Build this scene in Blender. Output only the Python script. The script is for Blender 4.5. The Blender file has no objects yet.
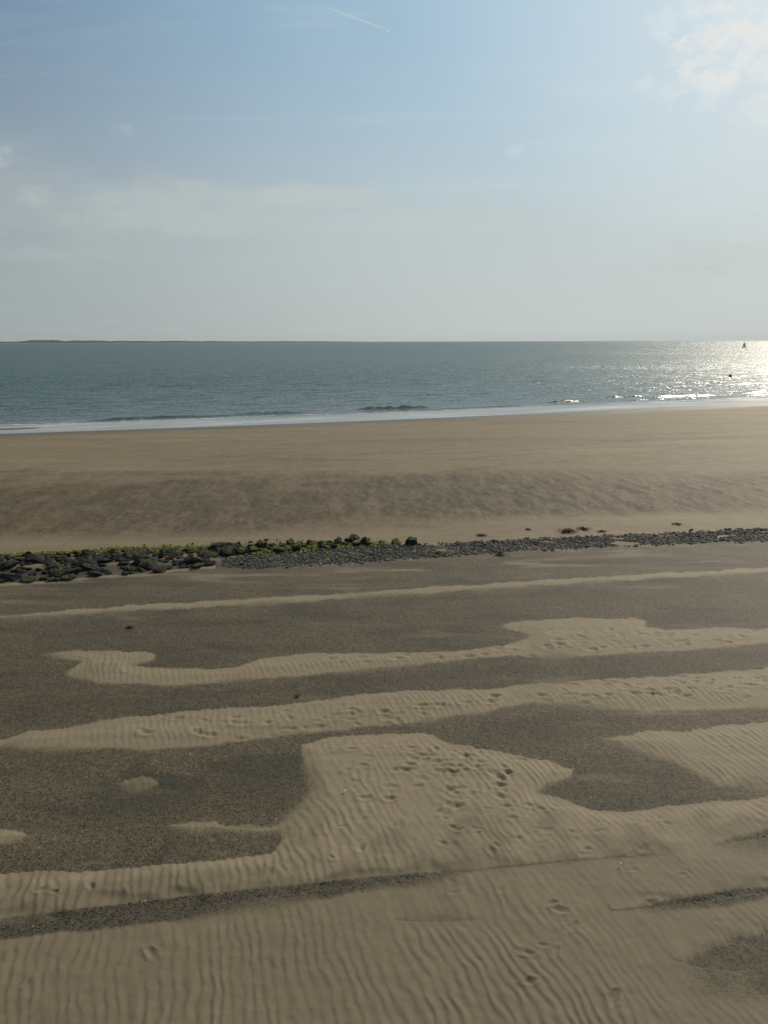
import bpy, bmesh, math, random
import numpy as np
from mathutils import Vector, Matrix

random.seed(7)
rng = np.random.default_rng(11)
SC = bpy.context.scene
COL = SC.collection
R = math.radians

# ------------------------------------------------------------------ camera
CAM_H, PITCH, F = 6.0, R(13.0), 740.0
SEA = -1.5
cam = bpy.data.cameras.new('camera')
cam.sensor_fit = 'VERTICAL'
cam.angle = 2 * math.atan(512 / F)
cam.clip_start = 0.1
cam.clip_end = 90000
co = bpy.data.objects.new('camera', cam)
COL.objects.link(co)
co.location = (0, 0, CAM_H)
co.rotation_euler = (R(90) - PITCH, R(0.15), 0)
SC.camera = co

def plan(px, py, z=0.0):
    """ground point (X, Y) on the level z seen in that direction from the survey point (a dyke 6 m up)"""
    a = PITCH + math.atan((py - 512) / F)
    Y = (CAM_H - z) / math.tan(a)
    d = Y * math.cos(PITCH) + (CAM_H - z) * math.sin(PITCH)
    return ((px - 384) / F * d, Y)

# ------------------------------------------------------------------ numpy noise
def _h(ix, iy, s):
    n = (ix.astype(np.int64) * 374761393 + iy.astype(np.int64) * 668265263 + s * 974711) & 0xffffffff
    n = ((n ^ (n >> 13)) * 1274126177) & 0xffffffff
    return ((n ^ (n >> 16)) & 0xffff) / 65535.0

def perlin(x, y, s=0):
    ix = np.floor(x); iy = np.floor(y)
    fx = x - ix; fy = y - iy
    u = fx * fx * fx * (fx * (fx * 6 - 15) + 10)
    v = fy * fy * fy * (fy * (fy * 6 - 15) + 10)
    def g(dx, dy):
        a = _h(ix + dx, iy + dy, s) * 6.2831853
        return np.cos(a) * (fx - dx) + np.sin(a) * (fy - dy)
    a = g(0, 0); b = g(1, 0); c = g(0, 1); d = g(1, 1)
    return ((a + (b - a) * u) * (1 - v) + (c + (d - c) * u) * v) * 1.5

def fbm(x, y, s=0, o=3):
    r = 0; a = 1.0
    for i in range(o):
        r = r + a * perlin(x * 2 ** i, y * 2 ** i, s + i * 17)
        a *= .5
    return r / 1.75

def sstep(a, b, x):
    t = np.clip((x - a) / (b - a), 0, 1)
    return t * t * (3 - 2 * t)

# ------------------------------------------------------------------ helpers
def grid_mesh(name, P, mat, attrs=None):
    nr, nc = P.shape[:2]
    me = bpy.data.meshes.new(name)
    nv = nr * nc
    me.vertices.add(nv)
    me.vertices.foreach_set('co', P.reshape(-1).astype(np.float32))
    idx = np.arange(nv, dtype=np.int32).reshape(nr, nc)
    q = np.stack([idx[:-1, :-1], idx[:-1, 1:], idx[1:, 1:], idx[1:, :-1]], -1).reshape(-1)
    nf = (nr - 1) * (nc - 1)
    me.loops.add(nf * 4)
    me.loops.foreach_set('vertex_index', q)
    me.polygons.add(nf)
    me.polygons.foreach_set('loop_start', np.arange(0, nf * 4, 4, dtype=np.int32))
    me.polygons.foreach_set('loop_total', np.full(nf, 4, dtype=np.int32))
    me.polygons.foreach_set('use_smooth', np.ones(nf, dtype=bool))
    me.update(calc_edges=True)
    for k, v in (attrs or {}).items():
        a = me.attributes.new(k, 'FLOAT', 'POINT')
        a.data.foreach_set('value', v.reshape(-1).astype(np.float32))
    me.materials.append(mat)
    o = bpy.data.objects.new(name, me)
    COL.objects.link(o)
    return o

def mesh_obj(name, bm, mat, parent=None, smooth=True):
    me = bpy.data.meshes.new(name)
    bm.to_mesh(me); bm.free()
    if smooth:
        for p in me.polygons: p.use_smooth = True
    if mat: me.materials.append(mat)
    o = bpy.data.objects.new(name, me)
    COL.objects.link(o)
    if parent: o.parent = parent
    return o

def tag(o, label, cat, group=None, kind=None):
    o['label'] = label
    o['category'] = cat
    if group: o['group'] = group
    if kind: o['kind'] = kind
    return o

class NT:
    """tiny node-building helper"""
    def __init__(s, tree): s.t = tree; s.n = tree.nodes; s.l = tree.links
    def new(s, typ, **kw):
        n = s.n.new(typ)
        for k, v in kw.items(): setattr(n, k, v)
        return n
    def put(s, sock, v):
        if hasattr(v, 'is_output') or isinstance(v, bpy.types.NodeSocket): s.l.new(v, sock)
        else: sock.default_value = v
    def m(s, op, a, b=0.0, c=None, clamp=False):
        n = s.new('ShaderNodeMath', operation=op, use_clamp=clamp)
        s.put(n.inputs[0], a); s.put(n.inputs[1], b)
        if c is not None: s.put(n.inputs[2], c)
        return n.outputs[0]
    def v(s, op, a, b=None, scale=None):
        n = s.new('ShaderNodeVectorMath', operation=op)
        s.put(n.inputs[0], a)
        if b is not None: s.put(n.inputs[1], b)
        if scale is not None: s.put(n.inputs['Scale'], scale)
        return n.outputs['Value'] if op in ('DOT_PRODUCT', 'LENGTH', 'DISTANCE') else n.outputs[0]
    def mix(s, f, a, b):
        n = s.new('ShaderNodeMix', data_type='RGBA')
        s.put(n.inputs[0], f)
        for i, x in ((6, a), (7, b)):
            if isinstance(x, tuple) and len(x) == 3: x = x + (1,)
            s.put(n.inputs[i], x)
        return n.outputs[2]
    def noise(s, vec, scale, detail=2.0, rough=.5):
        n = s.new('ShaderNodeTexNoise')
        s.put(n.inputs['Vector'], vec)
        n.inputs['Scale'].default_value = scale
        n.inputs['Detail'].default_value = detail
        n.inputs['Roughness'].default_value = rough
        return n
    def ss(s, x, a, b, lo=0.0, hi=1.0):
        n = s.new('ShaderNodeMapRange', interpolation_type='SMOOTHSTEP')
        s.put(n.inputs[0], x)
        n.inputs[1].default_value = a; n.inputs[2].default_value = b
        n.inputs[3].default_value = lo; n.inputs[4].default_value = hi
        return n.outputs[0]
    def attr(s, name):
        return s.new('ShaderNodeAttribute', attribute_name=name).outputs['Fac']
    def mapping(s, vec, scale=(1, 1, 1), loc=(0, 0, 0), rot=(0, 0, 0)):
        n = s.new('ShaderNodeMapping')
        s.put(n.inputs[0], vec)
        n.inputs['Location'].default_value = loc
        n.inputs['Rotation'].default_value = rot
        n.inputs['Scale'].default_value = scale
        return n.outputs[0]

def material(name):
    m = bpy.data.materials.new(name); m.use_nodes = True
    t = NT(m.node_tree)
    b = m.node_tree.nodes['Principled BSDF']
    return m, t, b

# ------------------------------------------------------------------ light
SUN_EL, SUN_AZ = R(31), R(34.5)           # azimuth to the right of the view (+Y)
sun = bpy.data.lights.new('sun', 'SUN')
sun.energy = 3.0
sun.angle = R(0.5)
sun.color = (1.0, 0.89, 0.72)
so = bpy.data.objects.new('sun', sun)
COL.objects.link(so)
sd = Vector((math.sin(SUN_AZ) * math.cos(SUN_EL), math.cos(SUN_AZ) * math.cos(SUN_EL), math.sin(SUN_EL)))
so.rotation_euler = sd.to_track_quat('Z', 'Y').to_euler()
so.location = (30, 40, 50)

w = bpy.data.worlds.new('World'); SC.world = w; w.use_nodes = True
T = NT(w.node_tree)
bg = w.node_tree.nodes['Background']
sky = T.new('ShaderNodeTexSky', sky_type='NISHITA')
sky.sun_disc = False
sky.sun_elevation = SUN_EL
sky.sun_rotation = SUN_AZ
sky.altitude = 0
sky.air_density = 1.0
sky.dust_density = 1.0
sky.ozone_density = 2.0
SKY_S = 0.09
tc = T.new('ShaderNodeTexCoord').outputs['Generated']
D = T.v('NORMALIZE', tc)
sx = T.new('ShaderNodeSeparateXYZ'); T.put(sx.inputs[0], D)
el = sx.outputs[2]

def ray(px, py):
    x = (px - 384) / F; y = -(py - 512) / F
    v = Vector((x, math.cos(PITCH) + y * math.sin(PITCH), y * math.cos(PITCH) - math.sin(PITCH)))
    return v.normalized()

C = sky.outputs[0]
# thin haze towards the horizon (colours are divided by the sky strength below)
K = 1 / SKY_S
def kc(r, g, b): return (r * K, g * K, b * K)
hz = T.ss(el, -0.02, 0.42, 0.92, 0.0)
sunside = T.v('DOT_PRODUCT', D, tuple(sd))
hcol = T.mix(T.ss(sunside, 0.35, 0.92), kc(0.415, 0.475, 0.472), kc(0.67, 0.72, 0.70))
C = T.mix(0.6, C, T.mix(T.ss(sunside, 0.45, 0.95), kc(.17, .27, .40), kc(.46, .74, .90)))
C = T.mix(hz, C, hcol)
# flattened cloud coordinates
dz = T.m('MAXIMUM', T.m('ADD', el, 0.10), 0.02)
cv = T.new('ShaderNodeCombineXYZ')
T.put(cv.inputs[0], T.m('DIVIDE', sx.outputs[0], dz)); T.put(cv.inputs[1], T.m('DIVIDE', sx.outputs[1], dz))
CP = cv.outputs[0]
n1 = T.noise(CP, 0.8, 6, .6).outputs[0]
n2 = T.noise(CP, 2.6, 7, .62).outputs[0]
n3 = T.noise(T.mapping(D, (3, 3, 16)), 2.2, 6, .6).outputs[0]
# low veil bank whose top edge lies about ten degrees up
edge = T.m('ADD', T.m('ADD', 0.178, T.m('MULTIPLY', T.m('SUBTRACT', n3, 0.5), 0.16)),
           T.m('MULTIPLY', sx.outputs[0], -0.055))
bank = T.ss(T.m('SUBTRACT', edge, el), -0.02, 0.06)
bank = T.m('MULTIPLY', bank, T.ss(el, 0.02, 0.15, 0.35, 1.0))
bank = T.m('MULTIPLY', bank, T.ss(T.noise(T.mapping(D, (3, 3, 10)), 1.5, 5, .6).outputs[0], 0.3, 0.62, 0.35, 1))
C = T.mix(T.m('MULTIPLY', bank, 0.6), C, T.mix(T.ss(sunside, .35, .9), kc(.44, .50, .50), kc(.62, .69, .68)))
# faint streaks everywhere
st = T.ss(n1, 0.5, 0.78)
C = T.mix(T.m('MULTIPLY', st, 0.22), C, kc(.66, .74, .76))
# thin wisps drawn out along the wind
wsp = T.noise(T.mapping(CP, (.7, 2.6, 1), rot=(0, 0, .25)), 1.3, 8, .64).outputs[0]
wm = T.m('MULTIPLY', T.ss(wsp, .50, .72), T.ss(el, .04, .16, 0, 1))
C = T.mix(T.m('MULTIPLY', wm, .2), C, T.mix(T.ss(sunside, .4, .9), kc(.42, .52, .58), kc(.76, .86, .88)))
# bright aureole of the thin cloud round the sun
C = T.mix(T.m('MULTIPLY', T.ss(sunside, .84, 1.0), .32), C, kc(.95, .98, .95))
# unseen grey veil above the picture, added to steer fill light and sea reflections
C = T.mix(T.m('MULTIPLY', T.ss(el, .36, .62), .72), C, T.mix(T.ss(sunside, .52, .92), kc(.23, .265, .265), kc(.78, .85, .82)))
# small clouds with their own place in the sky
def cloud(px, py, rad, dens, col, lo=.44, hi=.62, stretch=1.0, nz=None):
    global C
    c = ray(px, py)
    diff = T.v('SUBTRACT', D, tuple(c))
    if stretch != 1.0: diff = T.v('MULTIPLY', diff, (1, 1, stretch))
    ln = T.v('LENGTH', diff)
    a = T.ss(ln, rad * .15, rad, 0.14, -0.34)
    f = T.ss(T.m('ADD', nz, a), lo + .06, hi + .14)
    C = T.mix(T.m('MULTIPLY', f, dens), C, kc(*col))
nA = T.noise(T.mapping(D, (1, 1, 1.5)), 32, 8, .68).outputs[0]
nB = T.noise(T.mapping(D, (1, 1, 2.2)), 17, 7, .6).outputs[0]
cloud(760, -5, 0.17, .85, (.98, .98, .95), lo=.40, hi=.70, nz=nA)
cloud(728, 60, 0.12, .85, (.95, .96, .92), lo=.40, hi=.68, nz=nA, stretch=1.1)
cloud(662, 22, 0.045, .5, (.88, .94, .93), nz=nA)
cloud(668, 86, 0.075, .5, (.85, .92, .90), nz=nA, stretch=1.8)
cloud(760, 112, 0.10, .65, (.9, .94, .9), nz=nA, stretch=1.6)
cloud(900, 40, 0.25, .8, (.98, .98, .95), nz=nB)
cloud(2, 155, 0.04, .6, (.62, .66, .66), nz=nA)
cloud(120, 128, 0.04, .35, (.52, .60, .64), nz=nA, stretch=1.6)
cloud(516, 150, 0.03, .45, (.72, .80, .82), nz=nA, stretch=1.6)
cloud(705, 272, 0.075, .45, (.58, .58, .55), nz=nB, stretch=3.2)
cloud(720, 258, 0.2, .4, (.66, .71, .69), lo=.36, hi=.5, nz=nB, stretch=5)
cloud(430, 224, 0.17, .55, (.64, .70, .69), lo=.24, hi=.56, nz=nB, stretch=6)
cloud(225, 212, 0.36, .6, (.58, .64, .635), lo=.24, hi=.56, nz=nB, stretch=6)
cloud(320, 197, 0.16, .5, (.62, .68, .67), lo=.28, hi=.52, nz=nB, stretch=7)
cloud(385, 207, 0.06, .45, (.60, .66, .66), nz=nA, stretch=4)
T.put(bg.inputs[0], C)
bg.inputs[1].default_value = SKY_S

SC.view_settings.view_transform = 'Standard'
SC.view_settings.look = 'None'
SC.view_settings.gamma = 1
SC.view_settings.exposure = -0.25
SC.render.engine = 'CYCLES'
SC.cycles.max_bounces = 5
SC.cycles.volume_bounces = 0

# ------------------------------------------------------------------ materials
def sand_material():
    m, t, b = material('sand')
    P = t.new('ShaderNodeTexCoord').outputs['Object']
    drift = t.attr('drift'); tone = t.attr('tone'); wet = t.attr('wet'); alg = t.attr('algae'); flat = t.attr('flat')
    big = t.noise(t.mapping(P, (.5, 1.6, 1)), 1.2, 5, .6).outputs[0]
    med = t.noise(P, 9, 4, .65).outputs[0]
    fine = t.noise(P, 70, 3, .7).outputs[0]
    grain = t.noise(P, 190, 2, .6).outputs[0]
    # pale wind-blown sand
    pale = t.mix(t.ss(med, .3, .7), (.256, .202, .126), (.305, .242, .155))
    pale = t.mix(t.ss(big, .35, .65), pale, (.272, .215, .136))
    pale = t.mix(t.ss(fine, .58, .78, 0, .35), pale, (.15, .11, .055))
    pale = t.mix(t.m('MULTIPLY', tone, .9), pale, (.134, .106, .066))  # tone also carries the shading painted on the near sand
    # coarse shelly lag surface
    vo = t.new('ShaderNodeTexVoronoi'); t.put(vo.inputs['Vector'], P); vo.inputs['Scale'].default_value = 60
    vs = t.new('ShaderNodeSeparateColor'); t.put(vs.inputs[0], vo.outputs['Color'])
    coarse = t.mix(t.ss(big, .3, .7), (.090, .071, .043), (.126, .097, .058))
    coarse = t.mix(t.ss(t.m('ADD', med, t.m('MULTIPLY', fine, .5)), .55, .95), coarse, (.160, .122, .070))
    coarse = t.mix(t.ss(vs.outputs[0], .62, .80), coarse, (.046, .037, .023))
    coarse = t.mix(t.ss(vs.outputs[1], .90, .97, 0, .5), coarse, (.32, .27, .19))
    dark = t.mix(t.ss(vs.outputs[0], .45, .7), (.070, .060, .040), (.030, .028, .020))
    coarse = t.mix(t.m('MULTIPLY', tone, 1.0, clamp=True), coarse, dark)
    dm = t.m('ADD', drift, t.m('MULTIPLY', t.m('SUBTRACT', grain, .5), 1.1))
    dm = t.m('ADD', dm, t.m('MULTIPLY', t.m('SUBTRACT', fine, .5), 1.0))
    dm = t.ss(dm, .22, .72)
    col = t.mix(dm, coarse, pale)
    # damp lower beach
    low = t.mix(t.ss(big, .3, .7), (.236, .179, .106), (.287, .220, .134))
    strk = t.noise(t.mapping(P, (.05, .30, 1), rot=(0, 0, -.3)), 1.0, 5, .62).outputs[0]
    low = t.mix(t.ss(strk, .5, .68, 0, .7), low, (.37, .285, .17))
    low = t.mix(t.ss(t.m('ADD', t.m('MULTIPLY', fine, .4), med), .55, .95, 0, .5), low, (.185, .131, .064))
    lowd = t.mix(t.ss(med, .35, .65), (.140, .099, .048), (.068, .050, .025))
    mot = t.noise(t.mapping(P, (1.6, .38, 1)), 3.4, 6, .72).outputs[0]
    mot2 = t.noise(t.mapping(P, (.9, .32, 1), rot=(0, 0, .35)), 1.3, 5, .65).outputs[0]
    te = t.m('ADD', tone, t.m('MULTIPLY', t.m('ADD', t.m('SUBTRACT', mot, .5), t.m('SUBTRACT', mot2, .5)), t.m('ADD', .32, t.m('MULTIPLY', tone, .95))), clamp=True)
    low = t.mix(te, low, lowd)
    col = t.mix(flat, col, low)
    col = t.mix(t.m('MULTIPLY', alg, t.ss(t.m('ADD', fine, med), .8, 1.15), clamp=True), col, (.075, .090, .016))
    wetc = t.mix(.58, col, (.030, .024, .016))
    col = t.mix(wet, col, wetc)
    t.put(b.inputs['Base Color'], col)
    t.put(b.inputs['Roughness'], t.m('SUBTRACT', .72, t.m('MULTIPLY', wet, .25)))
    t.put(b.inputs['Specular IOR Level'], t.m('ADD', .26, t.m('MULTIPLY', wet, .1)))
    hgt = t.m('ADD', t.m('MULTIPLY', fine, .004), t.m('MULTIPLY', grain, .0015))
    hc = t.m('ADD', hgt, t.m('MULTIPLY', vs.outputs[2], t.m('MULTIPLY', t.m('SUBTRACT', 1.0, dm), .005)))
    bp = t.new('ShaderNodeBump'); bp.inputs['Strength'].default_value = .8; bp.inputs['Distance'].default_value = 1.0
    t.put(bp.inputs['Height'], hc)
    l = t.l.new(bp.outputs[0], b.inputs['Normal'])
    return m

def water_material():
    m, t, b = material('sea_water')
    P = t.new('ShaderNodeTexCoord').outputs['Object']
    ch = t.attr('chop'); fo = t.attr('foam'); sh = t.attr('shallow')
    a1 = t.noise(t.mapping(P, (.55, 1, 1)), 0.55, 3, .6).outputs['Color']
    a2 = t.noise(t.mapping(P, (.7, 1, 1)), 2.3, 3, .62).outputs['Color']
    a3 = t.noise(P, 9.0, 2, .6).outputs['Color']
    h = (.5, .5, .5)
    s = t.v('ADD', t.v('SCALE', t.v('SUBTRACT', a1, h), scale=.55),
            t.v('ADD', t.v('SCALE', t.v('SUBTRACT', a2, h), scale=1.5), t.v('SCALE', t.v('SUBTRACT', a3, h), scale=1.3)))
    # gust patches: long, low-contrast bands
    g = t.noise(t.mapping(P, (.006, .028, 1)), 1.0, 4, .6).outputs[0]
    s = t.v('SCALE', s, scale=t.m('MULTIPLY', ch, t.ss(g, .3, .7, .72, 1.2)))
    s = t.v('MULTIPLY', t.v('ADD', s, t.v('SCALE', (.0, -.07, 0), scale=ch)), (1.25, 1, 0))   # waves lean towards the shore
    geo = t.new('ShaderNodeNewGeometry').outputs['Normal']
    nn = t.v('NORMALIZE', t.v('ADD', geo, s))
    t.put(b.inputs['Normal'], nn)
    fn = t.noise(t.mapping(P, (.4, 1, 1)), 3.0, 5, .7).outputs[0]
    fm = t.ss(t.m('ADD', fo, t.m('MULTIPLY', t.m('SUBTRACT', fn, .5), 1.4)), .42, .75)
    fm = t.m('MULTIPLY', fm, t.ss(fo, .05, .2))
    col = t.mix(sh, (.034, .086, .080), (.075, .095, .084))
    fm = t.m('MAXIMUM', fm, t.m('MULTIPLY', t.attr('film'), t.ss(t.noise(t.mapping(P, (.15, .9, 1)), 1.0, 4, .6).outputs[0], .2, .7, .46, .74)))
    col = t.mix(fm, col, (.76, .75, .72))
    t.put(b.inputs['Base Color'], col)
    t.put(b.inputs['Roughness'], t.m('ADD', t.m('ADD', .10, t.m('MULTIPLY', ch, .21)), t.m('MULTIPLY', fm, .4)))
    b.inputs['IOR'].default_value = 1.333
    return m

def rock_material(name, c0, c1, moss=0.0, c2=None):
    m, t, b = material(name)
    P = t.new('ShaderNodeTexCoord').outputs['Object']
    rnd = t.new('ShaderNodeObjectInfo').outputs['Random']
    off = t.v('ADD', P, t.v('SCALE', (13.1, 7.7, 3.3), scale=rnd))
    n = t.noise(off, 7, 5, .65).outputs[0]
    f = t.noise(off, 38, 3, .7).outputs[0]
    col = t.mix(t.ss(n, .35, .65), c0, c1)
    col = t.mix(t.ss(rnd, 0, 1, 0, .55), col, c2 or c1)
    col = t.mix(t.ss(f, .60, .75, 0, .5), col, tuple(min(1, x * 2.2) for x in c1))
    if moss > 0:
        gn = t.new('ShaderNodeNewGeometry').outputs['Normal']
        z = t.new('ShaderNodeSeparateXYZ'); t.put(z.inputs[0], gn)
        mm = t.m('ADD', t.m('MULTIPLY', z.outputs[2], .5), t.m('MULTIPLY', n, 1.0))
        mm = t.ss(mm, 1.06 - moss * .35, 1.20 - moss * .35)
        green = t.mix(t.ss(f, .35, .65), (.050, .064, .008), (.115, .128, .018))
        col = t.mix(mm, col, green)
    t.put(b.inputs['Base Color'], col)
    b.inputs['Roughness'].default_value = .75
    b.inputs['Specular IOR Level'].default_value = .18
    bp = t.new('ShaderNodeBump'); bp.inputs['Strength'].default_value = .7; bp.inputs['Distance'].default_value = .03
    t.put(bp.inputs['Height'], t.m('ADD', n, t.m('MULTIPLY', f, .4)))
    t.l.new(bp.outputs[0], b.inputs['Normal'])
    return m

def plain(name, c0, c1, scale=8, rough=.7):
    m, t, b = material(name)
    P = t.new('ShaderNodeTexCoord').outputs['Object']
    n = t.noise(P, scale, 4, .6).outputs[0]
    t.put(b.inputs['Base Color'], t.mix(t.ss(n, .35, .65), c0, c1))
    b.inputs['Roughness'].default_value = rough
    b.inputs['Specular IOR Level'].default_value = .2
    return m

M_SAND = sand_material()
M_WATER = water_material()
M_BLACK = rock_material('black_basalt', (.008, .008, .007), (.022, .021, .018), 0.0, (.040, .038, .033))
M_MOSS = rock_material('mossy_basalt', (.012, .012, .010), (.028, .028, .024), .72)
M_MOSSY_LITTLE = rock_material('dark_rock_moss', (.014, .014, .012), (.030, .030, .026), .35)
M_COBBLE = rock_material('grey_cobble', (.045, .045, .040), (.080, .078, .070), 0.0, (.110, .106, .094))
M_COBBLE_L = rock_material('pale_cobble', (.16, .15, .125), (.24, .225, .185))
M_ALGAE = plain('green_algae', (.095, .108, .011), (.20, .205, .022), 12, .6)
M_WEED = plain('dried_seaweed', (.008, .006, .004), (.022, .016, .009), 20, .9)
M_SHELL = plain('shell_white', (.62, .58, .50), (.75, .72, .66), 30, .5)
M_LAND = plain('dune_land', (.040, .052, .040), (.075, .085, .060), .02, 1)

# ------------------------------------------------------------------ the beach relief
def shore_Y(X):
    Xc = np.clip(X, -70, 80)
    y = 72.3 + .36 * Xc + .0012 * Xc * Xc
    return y + .15 * (X - Xc)

def stone_Y(X):
    return 20.9 + .135 * np.clip(X, -60, 60)

def base_z(X, Y):
    ys, yt = shore_Y(X), stone_Y(X)
    fr = (Y - yt) / (ys - yt)
    z = np.where(fr > 0, SEA * fr - .03 * sstep(0, .03, fr) * (1 - sstep(.2, .9, fr)), 0.0)
    z = np.where(fr > 1, SEA - (Y - ys) * .03, z)
    # a low bar that splits the wash at the left
    z = z + .16 * np.exp(-(((X + 33.5) / 6) ** 2 + ((Y - 66.0 - .3 * (X + 33)) / 1.6) ** 2))
    z = z + .05 * perlin(X * .09, Y * .16, 5) * sstep(0, .2, fr) * (1 - sstep(.85, .97, fr))
    return np.maximum(z, -3.2)

# outline of the pale drifts and dark patches, surveyed on the beach plan
def Q(X, Y):
    """plan stretched so that a far metre counts less than a near one"""
    d = Y * math.cos(PITCH) + CAM_H * math.sin(PITCH)
    dd = np.maximum(d, 1.6)
    return X / dd * F + 384, 512 + F * np.tan(np.arctan2(CAM_H, np.maximum(Y, .3)) - PITCH)

DRIFTS = [
 # (points, softness, weight)
 ([(-250,632),(5,615),(130,604.5),(300,596),(450,586),(600,577),(768,568.5),(1000,556),(1000,561),(768,573.5),(600,582.5),(450,592),(300,601.5),(130,610.5),(20,617)], 1.6, .9),
 ([(45,652.5),(75,650),(145,650.5),(155,654),(152,659),(130,665),(140,667),(210,669),(235,667),(260,659),(295,654),(340,653),(414,653),(459,650.5),(499,646),(526,640),(529,636),(519,631),(501,627),(504,624.5),(534,620),(594,618),(634,619),(646,622),(644,627),(664,630),(724,628.5),(768,630),(1000,620),(1000,632),(768,645),(684,651),(584,656),(484,658),(384,668),(280,677),(165,685),(100,682),(65,675),(70,668),(80,661),(62,657)], 1.8, 1),
 ([(-60,752),(2,740),(30,731),(125,717),(210,710),(300,702),(384,692),(484,689),(584,682),(684,675),(768,669),(1000,650),(1000,700),(768,709),(704,712),(609,711),(574,706),(534,704),(484,712),(434,720),(384,725),(300,734),(220,744),(150,749),(50,748),(10,745)], 2.2, 1),
 ([(300,744),(330,737),(385,733),(430,735),(450,744),(500,752),(545,762),(572,770),(570,777),(545,785),(535,793),(560,800),(590,808),(620,812),(680,806),(768,798),(1000,775),(1200,1300),(-400,1300),(-400,890),(0,872),(110,869),(200,860),(270,852),(283,838),(276,826),(296,808),(312,790),(306,772)], 2.6, 1),
 ([(600,738),(664,731),(768,724),(1000,706),(1000,775),(768,791),(714,785),(694,772),(664,759),(630,751)], 4.0, .95),
 ([(116,783),(124,778),(140,776),(154,779),(157,784),(148,788),(132,790),(120,788)], 3.4, .95),
 ([(-120,826),(0,829),(20,830),(27,834),(20,840),(0,843),(-120,850)], 2.5, .9),
 ([(168,826),(190,821),(215,820),(225,826),(255,826),(285,822),(292,834),(260,838),(225,832),(190,834)], 4.0, .62),
 ([(590,714),(640,712),(705,713),(700,718),(640,718)], 3, .5),
 ([(-200,596),(0,583),(62,579.5),(95,575),(150,573),(175,568.5),(215,566),(215,568.5),(172,571),(150,575.5),(95,578),(62,582),(0,585.5),(-200,600)], 1.2, .85),
]
CUTS = [
 ([(-300,950),(0,919),(100,907),(200,895),(300,885),(384,877),(425,874),(440,876),(425,881),(384,889),(300,902),(200,917),(100,931),(0,939),(-300,985)], 2.8, .95),
 ([(400,875),(484,869),(594,859),(650,856),(664,858),(600,863),(534,869),(434,881),(400,884)], 3, .55),
 ([(610,913),(650,905),(720,893),(768,889),(950,876),(950,890),(768,899),(720,908),(660,915)], 4, .85),
 ([(715,846),(745,836),(768,829),(950,815),(950,838),(768,850)], 4, .85),
 ([(672,962),(705,945),(768,932),(1000,915),(1000,1010),(768,1012),(715,1005),(685,985)], 14, .62),
 ([(385,922),(440,917),(490,921),(440,930)], 6, .45),
 ([(520,655),(480,660),(430,664),(520,658)], 3, .5),
]
ROCK_BED = [(-200,566),(0,557),(60,554),(170,550),(222,549),(226,556),(205,564),(170,567),(150,571),(85,574),(60,578),(0,581),(-200,597)]
DARKS = [
 ([(-400,880),(0,872),(300,850),(768,830),(1200,800),(1200,1400),(-400,1400)], 70, .6),  # near sand toned down: partly coarser grain, partly painted shading and vignetting
 ([(-200,566),(0,558),(60,555),(170,551),(222,550),(222,556),(205,563),(170,566),(150,570),(85,573),(60,577),(0,580),(-200,596)], 2, .95),
 # deepest coarse lag beside the drifts
 ([(95,800),(95,785),(130,768),(175,770),(205,785),(190,805),(150,818),(110,815)], 16, .85),
 ([(205,765),(250,755),(300,755),(308,785),(280,800),(230,800)], 12, .75),
 ([(60,640),(30,648),(40,632),(110,625),(160,640),(100,646)], 9, .45),
 ([(150,722),(260,712),(384,702),(480,696),(384,700),(260,709)], 5, .35),
 ([(300,690),(384,676),(500,664),(640,656),(768,650),(768,664),(640,676),(500,684),(384,688)], 7, .45),
 ([(0,700),(110,690),(200,690),(300,684),(290,695),(160,708),(30,722),(0,730)], 8, .45),
 ([(440,740),(480,722),(560,712),(600,716),(590,728),(560,745),(520,750),(480,746)], 9, .45),
 ([(545,795),(575,778),(600,785),(640,800),(700,800),(680,804),(620,810)], 7, .4),
 ([(500,634),(440,628),(400,640),(430,650),(490,645)], 9, .45),
 ([(560,566),(600,560),(700,559),(700,563),(610,567)], 3, .75),
 ([(440,571),(500,566),(540,566),(500,571)], 3, .55),
 ([(655,552),(690,552),(768,560),(768,564),(690,556)], 2.5, .5),
 ([(0,640),(200,628),(384,610),(600,592),(768,584),(768,612),(600,612),(384,625),(200,640)], 12, .25),
 ([(100,925),(200,900),(300,888),(384,880),(384,888),(300,898),(200,912),(100,927)], 6, .35),
]

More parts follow.
